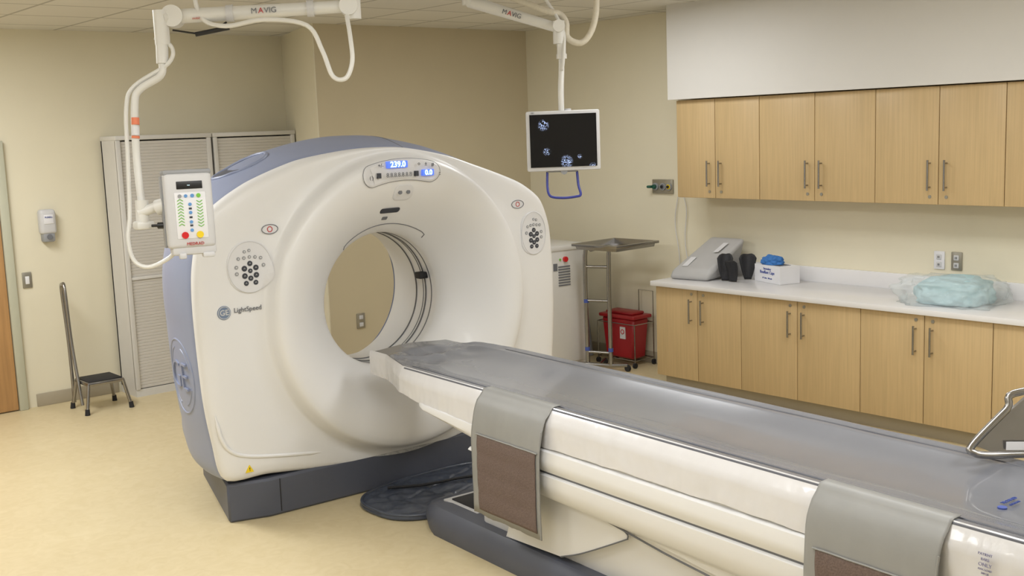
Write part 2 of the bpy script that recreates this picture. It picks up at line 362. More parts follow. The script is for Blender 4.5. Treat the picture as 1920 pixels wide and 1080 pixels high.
for x0,z0 in((-.76,1.53),(.87,1.545)):
    b=B().loft(patch(x0,z0,.092,.05,.024),cap1=True).out('emergency_stop',M_panel,G)
    B().tube([(x0+(.045)*math.cos(a),front_y(x0,z0)-.006,z0+.024*math.sin(a)) for a in [2*math.pi*k/30 for k in range(30)]],.0022,n=6,cyc=True,smooth=False).out('stop_outline',M_ink,b)
    B().tube([(x0+.014*math.cos(a),front_y(x0,z0)-.006,z0+.014*math.sin(a)) for a in [rad(22.5+45*k) for k in range(8)]],.0022,n=6,cyc=True,smooth=False).out('stop_symbol',M_inkr,b)
def emblem(x0,z0,r,par):
    y=front_y(x0,z0)-.002
    e=B().cyl((x0,y+.01,z0),(x0,y-.002,z0),r,n=32).out('emblem',M_emb,par,label='round slate monogram emblem')
    B().tube([(x0+r*.86*math.cos(a),y-.003,z0+r*.86*math.sin(a)) for a in [2*math.pi*k/32 for k in range(32)]],.0018,n=5,cyc=True,smooth=False).out('emblem_ring',M_lgrey,e)
    B().text('GE',(x0,y-.003,z0),U,Vv,r*1.1,bold=.0004).out('emblem_monogram',M_lgrey,e)
emblem(-1.04,1.125,.036,G)
B().text('LightSpeed',(-.988,-.004,1.13),U,Vv,.035,align='LEFT').out('lettering',M_ink,G)
yw=front_y(-.95,.29)-.004
b=B().prism([(-.985,yw,.27),(-.940,yw,.27),(-.9625,yw,.31)],(0,.006,0)).out('warning_sign',M_yel,G)
B().text('!',(-.9625,yw-.002,.286),U,Vv,.026).out('warning_symbol',M_black,b)
def shx(y,z):
    s=(y-.055)/.845; x=-1.4
    while x<-.8 and math.hypot(x-cx,z-cz)>shellR(math.atan2(z-cz,x-cx),s): x+=.002
    return x
ey,ez=.32,.77
def onshell(du,dz,o=-.001): return (shx(ey-du,ez+dz)-o,ey-du,ez+dz)
SE=B().tube([onshell(.19*math.cos(a),.20*math.sin(a)) for a in [2*math.pi*k/48 for k in range(48)]],.006,n=8,cyc=True,smooth=False).out('side_emblem',M_blue,G,label='embossed round monogram on blue side')
pa=Vector(onshell(-.06,0));pb_=Vector(onshell(.06,0)); pc=Vector(onshell(0,-.06));pd=Vector(onshell(0,.06))
B().text('GE',Vector(onshell(0,0,.002)),pb_-pa,pd-pc,.22,ext=.005,bold=-.004).out('emblem_monogram',M_blue,SE)
for a0 in (45,135,225,315):
    B().tube([onshell(.155*math.cos(rad(a0+k)),.16*math.sin(rad(a0+k))) for k in (-26,-13,0,13,26)],.005,n=6).out('emblem_scroll',M_blue,SE)
bb=B().prism([(-1.07,.06,0),(-.86,.0,0),(1.05,.0,0),(1.12,.06,0),(1.0,.97,0),(-.84,.97,0)],(0,0,.21))
bb.box((-.95,.10,.20),(1.0,.85,.30))
bs=bb.out('base',M_slate,G,angle=20)
bs.modifiers.new('b','BEVEL').width=.012
B().box((-.80,-.003,.02),(-.796,.01,.20)).out('base_seam',M_dark,G)

# ---------------------------------------------------------------- patient table
TA=thing('patient_table',(3.515,4.8,0),'long CT patient table with grey vinyl mat and white covers','table',rad(-3.75))
def sweep(y0,y1,secf,n=90):
    R=[]
    for i in range(n+1):
        y=y0+(y1-y0)*i/n; R.append([(x,y,z) for x,z in secf(y)])
    return R
def hw(y): return .245+.092*min(1,max(0,(.10-y)/.32))
def matsec(y):
    w=hw(y); hump=.016*math.exp(-((y+.02)/.05)**2)
    top=[]
    for k in range(33):
        t=-1+2*k/32; d=abs(t)
        z=.798+.034*min(1,(d/.84)**2.4)+(-.008 if .84<d<.90 else 0)+hump*(1-.5*t)
        wr=noise.noise(Vector((t*3,y*9,1.3)))*.014*math.exp(-((y+.03)/.16)**2)+noise.noise(Vector((t*2,y*3,7)))*.002
        wr+=.008*abs(noise.noise(Vector((t*9+y*6,y*14,3))))*math.exp(-((y-.02)/.14)**2)
        z+=wr
        if y>.02:
            q=min(1,(y-.02)/.1); z=z*(1-q)+q*(.828+.008*math.cos(t*3)+wr)
        top.append((t*w,z))
    return [(-w-.006,.785)]+top+[(w+.006,.785),(w-.02,.765),(-w+.02,.765)]
B().loft(sweep(.275,-3.85,matsec,300),cap0=True,cap1=True).out('cradle_mat',M_vinyl,TA,angle=50)
for sx in(-1,1):
    B().tube([(sx*(hw(y)+.004),y,.823) for y in np.linspace(-.24,-3.85,30)],.007,n=8).out('mat_piping',M_vinylin,TA)
    B().tube([(sx*(hw(y)-.044),y,.826) for y in np.linspace(-.24,-3.85,30)],.004,n=6).out('mat_piping',M_vinylin,TA)
B().box((-.238,-.30,.69),(.238,.262,.765),bev=.02,seg=3).out('cradle_head',M_film,TA)
def film(y):
    w=hw(y); q=min(1,max(0,(-.0-y)/.3)); q2=min(1,max(0,(-.25-y)/.35))
    low=.700+.012*noise.noise(Vector((y*6,2,0)))-.030*q2
    out=[(-w-.003,.833),(-w-.010,.824)]
    for i in range(9):
        t=(i+1)/9; z=.822+(low-.822)*t
        bulge=.012+.027*q*min(1,t*3)+.012*q2*max(0,t-.35)
        wr=.0030*noise.noise(Vector((y*13,t*1.4,1)))+.0016*noise.noise(Vector((y*34,t*4,5)))
        out.append((-w-bulge+wr*(.3+t),z))
    return out
B().loft(sweep(.27,-3.85,film,520),close=False).out('plastic_drape',M_film,TA,angle=80)
def body(y):
    k=min(1,max(0,(-.25-y)/.20)); k2=min(1,max(0,(-.25-y)/.9))
    zb=.735-.055*k-.12*k2; w=.20+.16*k**.5; h=.70-zb
    L=[(-w+.02,.79),(-w+.006,.78),(-w+.004,.705),(-w-.006*k,.698),(-w-.014*k,.70-h*.26),(-w-.030*k,.70-h*.34),(-w-.036*k,.70-h*.60),(-w-.036*k,.70-h*.76),(-w-.028*k,.70-h*.90),(-w-.022*k,zb+.003),(-w+.01,zb)]
    return L+[(-x,z) for x,z in L[::-1]]
B().loft(sweep(-.25,-3.88,body,80),cap0=True,cap1=True).out('upper_rail_cover',M_white,TA,angle=30)
B().box((-.376,-3.86,.550),(.376,-.95,.560)).out('cover_seam',M_ink,TA)
def lower(y):
    k=min(1,max(0,(-.85-y)/.5)); zb=.53-.10*k-.05*min(1,max(0,(-1-y)/2.5)); h=.545-zb
    L=[(-.378,.552),(-.388,.545),(-.390,.545-h*.3),(-.386,.545-h*.45),(-.374,.545-h*.75),(-.350,zb+.01),(-.31,zb)]
    return L+[(-x,z) for x,z in L[::-1]]
B().loft(sweep(-.85,-3.86,lower,50),cap0=True,cap1=True).out('lower_rail_cover',M_white,TA,angle=40)
B().box((-.26,-3.3,.10),(.26,-.75,.50),bev=.03).out('pedestal_cover',M_white,TA)
pl=[(-1.15,.47),(-1.45,.455),(-1.74,.41),(-1.82,.385),(-1.83,.365),(-1.80,.345),(-1.55,.22),(-1.40,.16),(-1.0,.14)]
B().prism([(-.30,y,z) for y,z in pl],(.04,0,0)).out('lift_cover',M_white,TA)
B().tube([(-.301,y,z) for y,z in pl[1:8]],.0035,n=6).out('lift_cover_edge',M_ink,TA)
B().prism([(-.325,-1.45,.455),(-.325,-3.6,.24),(-.325,-3.6,.46),(-.325,-1.3,.46)],(.03,0,0)).out('lift_arm_cover',M_white,TA)
B().tube([(-.326,-1.45,.452),(-.326,-2.07,.375),(-.326,-3.6,.24)],.004,n=6,smooth=False).out('lift_arm_edge',M_ink,TA)
def foot(y):
    k=min(1,max(0,(-.22-y)/.22))**.5; w=.20+.14*k; h=.09+.05*k
    return [(-w,.0),(-w-.012,h*.4),(-w,h*.8),(-w+.03,h),(0,h+.004),(w-.03,h),(w,h*.8),(w+.012,h*.4),(w,0)]
B().loft(sweep(-.22,-3.5,foot,60),cap0=True,cap1=True).out('table_base',M_slate,TA,angle=40)
B().box((-.20,-.62,.135),(.20,-.40,.15),bev=.004).out('base_recess',M_dark,TA)
B().box((-.225,-.66,.130),(.225,-.36,.142),bev=.004).out('recess_frame',M_lgrey,TA)
for k,(ya,yb) in enumerate(((-.93,-1.43),(-2.80,-3.27))):
    def w(i,z): return .0030*noise.noise(Vector((i*.14,z*4,k*3)))+.0012*noise.noise(Vector((i*.45,z*10,k)))
    def sx_(z): return float(np.interp(z,[.275,.48,.60,.67,.73,.76,.79],[-.428,-.427,-.424,-.418,-.408,-.398,-.382]))
    S=[]
    for i in range(41):
        y=ya+(yb-ya)*i/40
        row=[(-.300,y,.837),(-.336,y,.836),(-.346,y,.832),(-.352,y,.822),(-.364,y,.808)]
        for z in (.79,.77,.74,.71,.68,.65,.61,.57,.52,.47,.42,.37,.32,.275):
            row.append((sx_(z)+w(i,z),y-.018*max(0,.65-z)+.004*noise.noise(Vector((i*.02,z*9,k))),z+(w(i,z)*2 if z<.3 else 0)))
        S.append(row)
    st=B().loft(S,close=False).out('positioning_strap',M_strap,TA,angle=60,label='silver grey vinyl strap with brown mesh pocket')
    mo=st.modifiers.new('s','SOLIDIFY');mo.thickness=.003;mo.offset=0
    P=[]
    for i in range(4,39):
        y=ya+(yb-ya)*i/40; row=[]
        for j in range(29):
            z=.645-.345*j/28; f_=.0022*abs(math.sin((z-.30)*math.pi/.0865))
            row.append((sx_(z)+w(i,z)-.0045-f_,y-.018*max(0,.65-z)+(.003*noise.noise(Vector((i*.1,z*8,2))) if i in(4,38) else 0),z))
        P.append(row)
    po=B().loft(P,close=False).out('mesh_pocket',M_mesh,st,angle=70)
    mo=po.modifiers.new('s','SOLIDIFY');mo.thickness=.003;mo.offset=0
    B().tube([(sx_(.645)+w(i,.645)-.006,ya+(yb-ya)*i/40,.647) for i in range(3,40)],.0032,n=6,smooth=False).out('pocket_hem',M_strap,st)
    B().tube([(sx_(z)-.004+w(40,z),yb-.018*max(0,.65-z)+.002,z) for z in (.74,.68,.61,.52,.42,.32,.28)],.004,n=8).out('strap_binding',M_strap,st)
for s_,z_,q_ in(('PATIENT',.780,.011),('BARS',.765,.011),('ONLY',.749,.015),('MAX LOAD',.735,.008),('500 LB',.724,.008)):
    B().text(s_,(-.392,-3.40,z_),(0,-1,0),(.05,0,1),q_).out('printed_label',M_faint,TA)
B().cyl((-.06,-3.26,.790),(-.06,-3.26,.8035),.014,n=24).out('mat_logo',M_inkb,TA)
B().text('TECHMED',(-.035,-3.245,.805),(1,0,0),(0,1,0),.018,align='LEFT').out('mat_lettering',M_inkb,TA)
B().text('COMPANY',(-.035,-3.27,.805),(1,0,0),(0,1,0),.012,align='LEFT').out('mat_lettering',M_inkb,TA)

# foot pad on floor
fp=thing('floor_pad',(3.63,4.86,0),'soft dark blue grey vinyl pad lying crumpled on the floor','floor mat')
def fr_(a,s=1): return (abs(math.cos(a))**.7*math.copysign(.53*s,math.cos(a)),abs(math.sin(a))**.7*math.copysign(.32*s,math.sin(a)))
rg=[]
for s,z in [(1.0,0),(1.008,.010),(1.0,.022),(.985,.030)]+[(.97-.0243*i,.030) for i in range(1,39)]:
    R=[]
    for k in range(180):
        x,y=fr_(2*math.pi*k/180,s); zz=z
        if s<.97:
            e_=min(1,(.97-s)*14)
            q=noise.noise(Vector((x*5+y*2,y*8,0))); q2=noise.noise(Vector((x*16,y*20+x*4,3)))
            u_=x*.95+y*.30; v_=-x*.30+y*.95
            seam=min(abs((u_*4.6)%1-.5),abs((v_*5.2)%1-.5)*1.1)
            zz+=e_*(.016*(1-abs(q)*2.2)*.8+.006*q2-.010*math.exp(-(seam/.045)**2))
        R.append((x,y,max(.004,zz)))
    rg.append(R)
B().loft(rg,cap0=True,cap1=True).out('pad_cover',M_pad,fp,angle=80)
B().tube([(*fr_(2*math.pi*k/90,.985),.028) for k in range(90)],.010,n=8,cyc=True,smooth=False).out('pad_rim',M_pad,fp,angle=80)
B().tube([(-.30,.20,.048),(-.12,.08,.052),(.10,.03,.052),(.34,-.06,.048)],.008,n=8).out('pad_strap',M_blackr,fp)

# ---------------------------------------------------------------- casework
def handle(par,off,x,y,z0,z1):
    b=B().cyl((x-.035,y,z0),(x-.035,y,z1),.0065,n=12).cyl((x-.035,y,z0+.02),(x,y,z0+.02),.005,n=8).cyl((x-.035,y,z1-.02),(x,y,z1-.02),.005,n=8)
    return b.out('handle',M_chrome,par,off,label='brushed steel bar handle')
def cabinet(name,yh,ym,yl,x,xd,z0,z1,upper,grp,lab):
    loc=((x+xd)/2,(yh+yl)/2,z0)
    c=thing(name,loc,lab,'cabinet',group=grp)
    B().box((x+.022,yl+.001,z0),(xd,yh-.001,z1),bev=.001).out('body',M_wood if upper else M_edge,c,loc)
    for a,b,s in((ym,yh,1),(yl,ym,-1)):
        d=B().box((x,a+.0025,z0+.003),(x+.02,b-.0025,z1-.004),bev=.0015).out('door',M_wood,c,loc)
        yy=ym+.055*s
        if upper: handle(d,None,x,yy,z0+.09,z0+.28); zz=z0+.05
        else: handle(d,None,x,yy,z1-.25,z1-.07); zz=z1-.035
        B().cyl((x-.004,yy,zz),(x,yy,zz),.011,n=14).out('lock',M_steelplate,d)
for a,b,c in((5.72,5.35,4.95),(4.95,4.49,4.03),(4.03,3.59,3.17),(3.17,2.73,2.30)):
    cabinet('wall_cabinet',a,b,c,6.55,6.88,1.43,2.165,True,'upper wall cabinets','light maple double-door wall cabinet below white soffit')
for a,b,c in((5.69,5.285,4.89),(4.89,4.42,3.94),(3.94,3.50,3.07),(3.07,2.64,2.2)):
    cabinet('base_cabinet',a,b,c,6.25,6.87,.10,.785,False,'base cabinets','light maple double-door base cabinet under white worktop')
tag(B().box((6.33,2.2,0),(6.86,5.67,.10)).out('toe_kick',M_base),'tan recessed plinth under the base cabinets','plinth')
tag(B().box((6.22,1.6,.786),(6.86,5.72,.822),bev=.004).out('worktop',M_counter),'long white solid-surface worktop over maple base cabinets','countertop')
struct(B().box((6.862,1.6,.79),(6.88,5.72,.93),bev=.003).out('trim_2',M_counter))
def tall(xa,xb,lab):
    loc=((xa+xb)/2,8.7,0); c=thing('storage_cabinet',loc,lab,'cabinet',group='tall tambour cabinets')
    B().box((xa,8.57,.06),(xa+.02,8.86,2.02)).box((xb-.02,8.57,.06),(xb,8.86,2.02)).box((xa,8.84,.06),(xb,8.86,2.02)).box((xa,8.56,0),(xb,8.86,.06)).box((xa-.005,8.545,2.02),(xb+.005,8.865,2.055),bev=.006).box((xa,8.55,.06),(xa+.035,8.58,2.02),bev=.004).box((xb-.035,8.55,.06),(xb,8.58,2.02),bev=.004).out('body',M_cabw,c,loc)
    for z0,z1 in((.065,.93),(.955,2.015)):
        n=int((z1-z0)/.024); R=[]
        for i in range(n):
            z=z0+i*.024
            for dz,yy in((0,8.5695),(.003,8.566),(.020,8.5655),(.0232,8.5695)):
                R.append([(xa+.035,yy,z+dz),(xb-.035,yy,z+dz)])
        B().loft(R,close=False).out('roller_shutter',M_tamb,c,loc,smooth=False)
    B().box((xa+.035,8.555,.93),(xb-.035,8.58,.955),bev=.004).out('shutter_grip',M_cabw,c,loc)
tall(3.325,4.11,'tall light grey storage cabinet with roller shutters by wall')
tall(4.13,4.88,'tall light grey storage cabinet with roller shutters beside column')

# ---------------------------------------------------------------- wall fittings left
loc=(2.85,8.88,1.27)
d=thing('sanitizer_dispenser',loc,'white and grey hand sanitizer dispenser mounted on cream wall','dispenser')
B().box((2.79,8.79,1.33),(2.91,8.878,1.52),bev=.025,seg=3).out('body',M_lgrey,d,loc)
B().box((2.805,8.80,1.27),(2.895,8.878,1.345),bev=.015).out('push_bar',M_grey,d,loc)
B().box((2.815,8.785,1.41),(2.885,8.792,1.48),bev=.002).out('label',M_box,d,loc)
B().text('PURELL',(2.85,8.783,1.46),U,Vv,.018).out('lettering',M_inkb,d,loc)
B().cyl((2.85,8.79,1.31),(2.85,8.797,1.31),.02).out('nozzle_shield',M_ink,d,loc)
loc=(2.675,8.88,.99)
s=thing('light_switch',loc,'steel light switch plate on cream wall beside door','switch')
B().box((2.64,8.868,.93),(2.71,8.88,1.05),bev=.004).out('plate',M_steelplate,s,loc)
B().box((2.66,8.862,.96),(2.69,8.87,1.02),bev=.003).out('rocker',M_box,s,loc)
loc=(4.95,7.79,.47)
s=thing('wall_outlet',loc,'steel duplex outlet plate on back wall','outlet')
B().box((4.912,7.778,.41),(4.99,7.79,.535),bev=.004).out('plate',M_steelplate,s,loc)
for z in(.485,.425): B().box((4.932,7.772,z),(4.97,7.78,z+.035),bev=.005).out('socket',M_lgrey,s,loc)
for k,(yy,lab) in enumerate(((3.75,'white data outlet plate on wall above worktop'),(3.63,'steel duplex outlet plate on wall above worktop'))):
    loc=(6.88,yy,1.04); s=thing('wall_outlet',loc,lab,'outlet')
    B().box((6.868,yy-.037,.98),(6.88,yy+.037,1.10),bev=.004).out('plate',M_box if k==0 else M_steelplate,s,loc)
    for z in (1.045,.995):
        so=B().box((6.862,yy-.018,z),(6.87,yy+.018,z+.035),bev=.004).out('socket',M_lgrey,s,loc)
        B().box((6.860,yy-.006,z+.01),(6.863,yy-.003,z+.025)).out('socket_slot',M_dark,so)
        B().box((6.860,yy+.003,z+.01),(6.863,yy+.006,z+.025)).out('socket_slot',M_dark,so)
loc=(6.88,6.16,1.49)
s=thing('medical_gas_outlet',loc,'grey medical gas outlet panel with green and yellow fittings','gas outlet')
B().box((6.862,6.045,1.43),(6.88,6.265,1.545),bev=.004).out('plate',M_steelplate,s,loc)
for yy,m in((6.225,M_dgreen),(6.145,M_ink),(6.08,M_yel)):
    B().cyl((6.83 if m is M_dgreen else 6.845,yy,1.487),(6.862,yy,1.487),.018 if m is M_dgreen else .02).out('gas_fitting',[m],s,loc)
    B().cyl((6.85,yy,1.487),(6.864,yy,1.487),.030).out('gas_collar',M_grey,s,loc)
    B().cyl((6.836,yy,1.487),(6.847,yy,1.487),.012).out('gas_port',M_dark,s,loc)
B().box((6.80,6.235,1.476),(6.842,6.275,1.498),bev=.008).out('valve_lever',M_dgreen,s,loc)
tag(B().tube([(6.862,5.93,1.42),(6.86,5.90,1.30),(6.862,5.92,1.1),(6.855,5.90,.95),(6.86,5.86,.84)],.0035,n=6).out('wall_cable',M_lgrey),'thin grey cable hanging down the wall','cable')
tag(B().tube([(6.862,5.99,1.41),(6.858,6.02,1.2),(6.862,5.98,.9),(6.862,6.0,.6)],.0035,n=6).out('wall_cable',M_lgrey),'thin grey cable hanging down the wall','cable')

# ---------------------------------------------------------------- step stool
loc=(3.0,8.45,0)
s=thing('step_stool',loc,'chrome step stool with black rubber tread and tall handrail','stool')
B().box((2.86,8.30,.205),(3.14,8.58,.235),bev=.008).out('frame_rim',M_chrome,s,loc)
B().box((2.872,8.312,.228),(3.128,8.568,.242),bev=.004).out('tread',M_blackr,s,loc)
for x,y,dx,dy in((2.87,8.31,-.035,-.03),(3.13,8.31,.035,-.03),(2.87,8.57,-.03,.03),(3.13,8.57,.03,.03)):
    B().tube([(x,y,.22),(x+dx*.4,y+dy*.4,.14),(x+dx,y+dy,.03)],.013,n=10).out('leg',M_chrome,s,loc)
    B().cyl((x+dx*1.1,y+dy*1.1,0),(x+dx,y+dy,.045),.019,.016).out('foot_tip',M_blackr,s,loc)
B().tube([(2.86,8.62,.04),(2.87,8.66,.5),(2.86,8.68,.90),(2.85,8.62,.955),(2.84,8.55,.92),(2.845,8.52,.5),(2.85,8.42,.05)],.013,n=10).out('handrail',M_chrome,s,loc)

# ---------------------------------------------------------------- equipment unit, cart, sharps bin
loc=(6.2,7.05,0)
e=thing('equipment_cabinet',loc,'white enamel power distribution cabinet with vents and red button','electrical cabinet',rad(-6))
B().box((-.36,-.34,.05),(.34,.36,1.02),bev=.012).box((-.34,-.32,0),(.32,.34,.05)).out('body',M_unit,e)
B().box((-.37,-.35,.99),(.35,.37,1.035),bev=.01).out('top_cap',M_unit,e)
v=B()
for i in range(8): v.box((.03,-.345,.70+i*.022),(.15,-.338,.711+i*.022))
v.out('vent_grille',M_ink,e)
B().cyl((.10,-.34,.92),(.10,-.36,.92),.022).out('stop_button',M_redb,e)
B().cyl((.05,-.34,.92),(.05,-.347,.92),.009).out('indicator_lamp',M_green,e)
B().box((-.02,-.344,.83),(.02,-.34,.89)).out('label_plate',M_ink,e)
loc=(6.42,6.42,0)
e=thing('instrument_stand',loc,'stainless steel tray stand with twin posts near the corner','tray stand')
def tray(b,c,w,dp,z,ang,h=.035):
    m=Matrix.Translation(Vector((c[0],c[1],z)))@Matrix.Rotation(ang,4,'Z')
    r0=[m@Vector(p) for p in((-w/2,-dp/2,0),(w/2,-dp/2,0),(w/2,dp/2,0),(-w/2,dp/2,0))]
    r1=[m@Vector(p) for p in((-w/2-.01,-dp/2-.01,h),(w/2+.01,-dp/2-.01,h),(w/2+.01,dp/2+.01,h),(-w/2-.01,dp/2+.01,h))]
    r2=[m@Vector(p) for p in((-w/2-.03,-dp/2-.03,h),(w/2+.03,-dp/2-.03,h),(w/2+.03,dp/2+.03,h),(-w/2-.03,dp/2+.03,h))]
    r3=[m@Vector(p) for p in((-w/2-.03,-dp/2-.03,h-.02),(w/2+.03,-dp/2-.03,h-.02),(w/2+.03,dp/2+.03,h-.02),(-w/2-.03,dp/2+.03,h-.02))]
    b.loft([r3,r2,r1,r0],cap1=True); return m
tb=B();tray(tb,(6.45,6.30),.46,.42,1.02,rad(3),.045); t=tb.out('tray',M_chrome,e,loc)
t.modifiers.new('s','SOLIDIFY').thickness=.003
B().tube([(6.35,6.55,.04),(6.35,6.55,.95),(6.37,6.50,1.0),(6.42,6.40,1.02)],.018,n=10,sub=3).out('post',M_chrome,e,loc)
B().tube([(6.43,6.36,.04),(6.43,6.36,.95),(6.44,6.32,1.0),(6.46,6.25,1.02)],.018,n=10,sub=3).out('post',M_chrome,e,loc)
for z in (.86,.58,.15): B().tube([(6.35,6.55,z),(6.43,6.36,z)],.012,smooth=False).out('cross_bar',M_chrome,e,loc)
for p,z in (((6.35,6.55),.56),((6.43,6.36),.16),((6.35,6.55),.16)): B().cyl((p[0],p[1],z),(p[0],p[1],z+.03),.0205).out('clamp_band',M_inkb,e,loc)
B().tube([(6.30,6.62,.05),(6.43,6.36,.045),(6.50,6.24,.05)],.016,smooth=False).out('base_bar',M_chrome,e,loc)
B().tube([(6.39,6.46,.045),(6.58,6.58,.045)],.012,smooth=False).out('base_bar',M_chrome,e,loc)
for p in((6.30,6.62),(6.50,6.24),(6.58,6.58)):
    B().cyl((p[0]-.012,p[1],.027),(p[0]+.012,p[1],.027),.026).out('caster',M_blackr,e,loc)
loc=(6.72,6.48,0)
e=thing('sharps_bin',loc,'dark red plastic sharps container with white label in wire stand','bin')
def rr(x0,x1,y0,y1,z): return [(x0,y0,z),(x1,y0,z),(x1,y1,z),(x0,y1,z)]
b=B().loft([rr(6.65,6.81,6.325,6.635,.06),rr(6.635,6.825,6.295,6.665,.40)],cap0=True,cap1=True).out('body',M_red,e,loc); b.modifiers.new('b','BEVEL').width=.015
b=B().box((6.62,6.275,.40),(6.84,6.685,.43),bev=.01).box((6.655,6.325,.43),(6.805,6.635,.455),bev=.012).out('lid',M_red,e,loc)
B().box((6.633,6.39,.23),(6.642,6.45,.33)).out('warning_label',M_lgrey,e,loc)
B().tube([(6.632,6.42+.018*math.cos(a),.29+.018*math.sin(a)) for a in [rad(k*30) for k in range(12)]],.004,n=5,cyc=True,smooth=False).out('label_print',M_inkr,e,loc)
w_=B()
for z in(.06,.36): w_.tube([(6.62,6.27,z),(6.62,6.695,z),(6.85,6.695,z),(6.85,6.27,z)],.004,cyc=True,smooth=False,n=6)
for p in((6.62,6.27),(6.62,6.695),(6.85,6.695),(6.85,6.27)): w_.tube([(p[0],p[1],.04),(p[0],p[1],.36)],.005,smooth=False,n=6)
w_.tube([(6.85,6.27,.3),(6.85,6.27,.62),(6.85,6.43,.62),(6.85,6.43,.3)],.004,smooth=False,n=6)
w_.out('wire_frame',M_chrome,e,loc)
for p in((6.62,6.27),(6.62,6.695),(6.85,6.695),(6.85,6.27)):
    B().cyl((p[0],p[1]-.01,.022),(p[0],p[1]+.01,.022),.022).out('caster',M_blackr,e,loc)
tag(B().tube([(6.72,7.4,.0),(6.72,7.35,.35),(6.74,7.2,.5),(6.76,7.02,.40),(6.76,6.95,.0)],.035,n=12).out('corrugated_hose',M_grey),'grey corrugated hose looping behind the stand','hose')

# ---------------------------------------------------------------- things on worktop
zc=.823
pts=[(6.37,5.68),(6.42,5.33),(6.84,5.38),(6.84,5.68)]
lo=[(x,y,zc) for x,y in pts]; hi=[(6.40,5.66,zc+.075),(6.45,5.33,zc+.075),(6.80,5.26,zc+.30),(6.80,5.60,zc+.30)]
w0=B().loft([lo,hi],cap0=True,cap1=True).out('foam_wedge',M_wedge,angle=80); bv=w0.modifiers.new('b','BEVEL');bv.width=.034;bv.segments=5
tag(w0,'grey vinyl-covered foam positioning wedge on worktop','wedge cushion')
B().prism([(6.44,5.59,zc+.097),(6.45,5.545,zc+.099),(6.54,5.53,zc+.158),(6.53,5.575,zc+.157)],(-.001,0,.002)).out('hook_strip',M_lgrey,w0)
B().prism([(6.60,5.42,zc+.196),(6.61,5.38,zc+.199),(6.71,5.36,zc+.259),(6.70,5.40,zc+.258)],(-.001,0,.002)).out('hook_strip',M_lgrey,w0)
# black restraint pads standing open like petals
def petal(px,py,ang,h,lean,w0_,w1_,curl,lab):
    m=Matrix.Translation((px,py,zc))@Matrix.Rotation(ang,4,'Z'); R=[]
    for i in range(13):
        t=i/12; wd=w0_+(w1_-w0_)*t; row=[]
        for j in range(9):
            s=-1+2*j/8
            row.append(m@Vector((s*wd/2,lean*t*t+curl*s*s*t-.01,.004+h*t*(1-.18*abs(s)**3)+.006*math.sin(s*4+i*.4)*t)))
        R.append(row)
    o=B().loft(R,close=False).out('head_strap',M_blackr,angle=80); md=o.modifiers.new('s','SOLIDIFY');md.thickness=.008;md.offset=1
    tag(o,lab,'strap'); return o
petal(6.53,5.25,rad(-60),.20,.05,.05,.11,-.05,'black padded restraint strap curling upright on worktop')
petal(6.52,5.17,rad(-75),.16,-.07,.06,.10,.04,'black padded restraint strap curling upright on worktop')
petal(6.68,5.16,rad(-50),.19,.04,.05,.12,-.05,'black padded restraint strap curling upright on worktop')
b=thing('cap_box',(6.71,4.92,zc),'white cardboard box of disposable caps with blue lettering','box',rad(-18))
B().box((-.085,-.155,0),(.085,.155,.125)).out('carton',M_box,b,smooth=False)
B().box((-.05,-.10,.1245),(.05,.10,.1265)).out('opening',M_ink,b)
B().text('Secondary',(-.0862,0,.100),(0,-1,0),Vv,.022).out('lettering',M_inkb,b)
B().text('Bouffant Caps',(-.0862,0,.074),(0,-1,0),Vv,.031).out('lettering',M_inkb,b)
B().text('21" white   100 each',(-.0862,0,.032),(0,-1,0),Vv,.014).out('lettering',M_inkb,b)
def blob(name,c,s,m,lab,cat,amp,parent=None,seed=0,sq=.8):
    bm=bmesh.new(); bmesh.ops.create_icosphere(bm,subdivisions=5,radius=1)
    for v in bm.verts:
        n=v.co.copy(); d=1+amp*noise.noise(n*2.5+Vector((seed,0,0)))+amp*.4*noise.noise(n*7+Vector((seed,3,0)))
        p=Vector([math.copysign(abs(n[i])**sq,n[i])*s[i]*d for i in range(3)])
        p.z=max(p.z,-s[2]*.55); v.co=p
    me=bpy.data.meshes.new(name);bm.to_mesh(me);bm.free();me.materials.append(m)
    me.polygons.foreach_set('use_smooth',[True]*len(me.polygons))
    o=bpy.data.objects.new(name,me);link(o,parent);o.location=c
    if lab: tag(o,lab,cat)
    return o
blob('bouffant_cap',(6.70,4.95,zc+.127+.022),(.055,.085,.04),M_bluecap,'crumpled blue disposable cap on top of carton','cap',.25,seed=2)
pb=thing('packaged_pillow',(6.57,3.48,zc),'pale blue disposable pillow sealed in clear plastic bag','pillow',rad(6))
blob('pillow',(0,0,.060),(.19,.23,.105),M_cyan,None,None,.14,pb,seed=5,sq=.8)
blob('plastic_bag',(0,0.02,.058),(.235,.31,.106),M_clear,None,None,.22,pb,seed=9,sq=.6)

# ---------------------------------------------------------------- mayo stand beside the table
loc=(4.1,1.2,0)
e=thing('mayo_stand',loc,'stainless instrument tray on tubular stand overhanging table edge','tray stand')
rim=[(3.99,1.33,1.10),(3.69,1.70,1.06),(3.64,1.735,1.0),(3.535,1.80,.885),(3.53,1.79,.862),(3.56,1.76,.853),(3.66,1.67,.853),(3.97,1.33,.86)]
B().tube(rim,.013,n=12,cyc=False).out('tray_rim',M_chrome,e,loc)
B().prism([(3.98,1.34,1.08),(3.70,1.69,1.045),(3.645,1.73,.99),(3.545,1.80,.885),(3.57,1.755,.865),(3.66,1.67,.865),(3.97,1.335,.87)],(.012,.012,0)).out('tray',M_chrome,e,loc)
B().tube([(3.98,1.34,1.09),(4.06,1.26,1.05),(4.10,1.2,.9),(4.1,1.2,.05)],.014,n=10).out('post',M_chrome,e,loc)
B().tube([(3.9,1.05,.05),(4.1,1.2,.05),(4.4,1.4,.05)],.014,n=10,smooth=False).out('base_bar',M_chrome,e,loc)
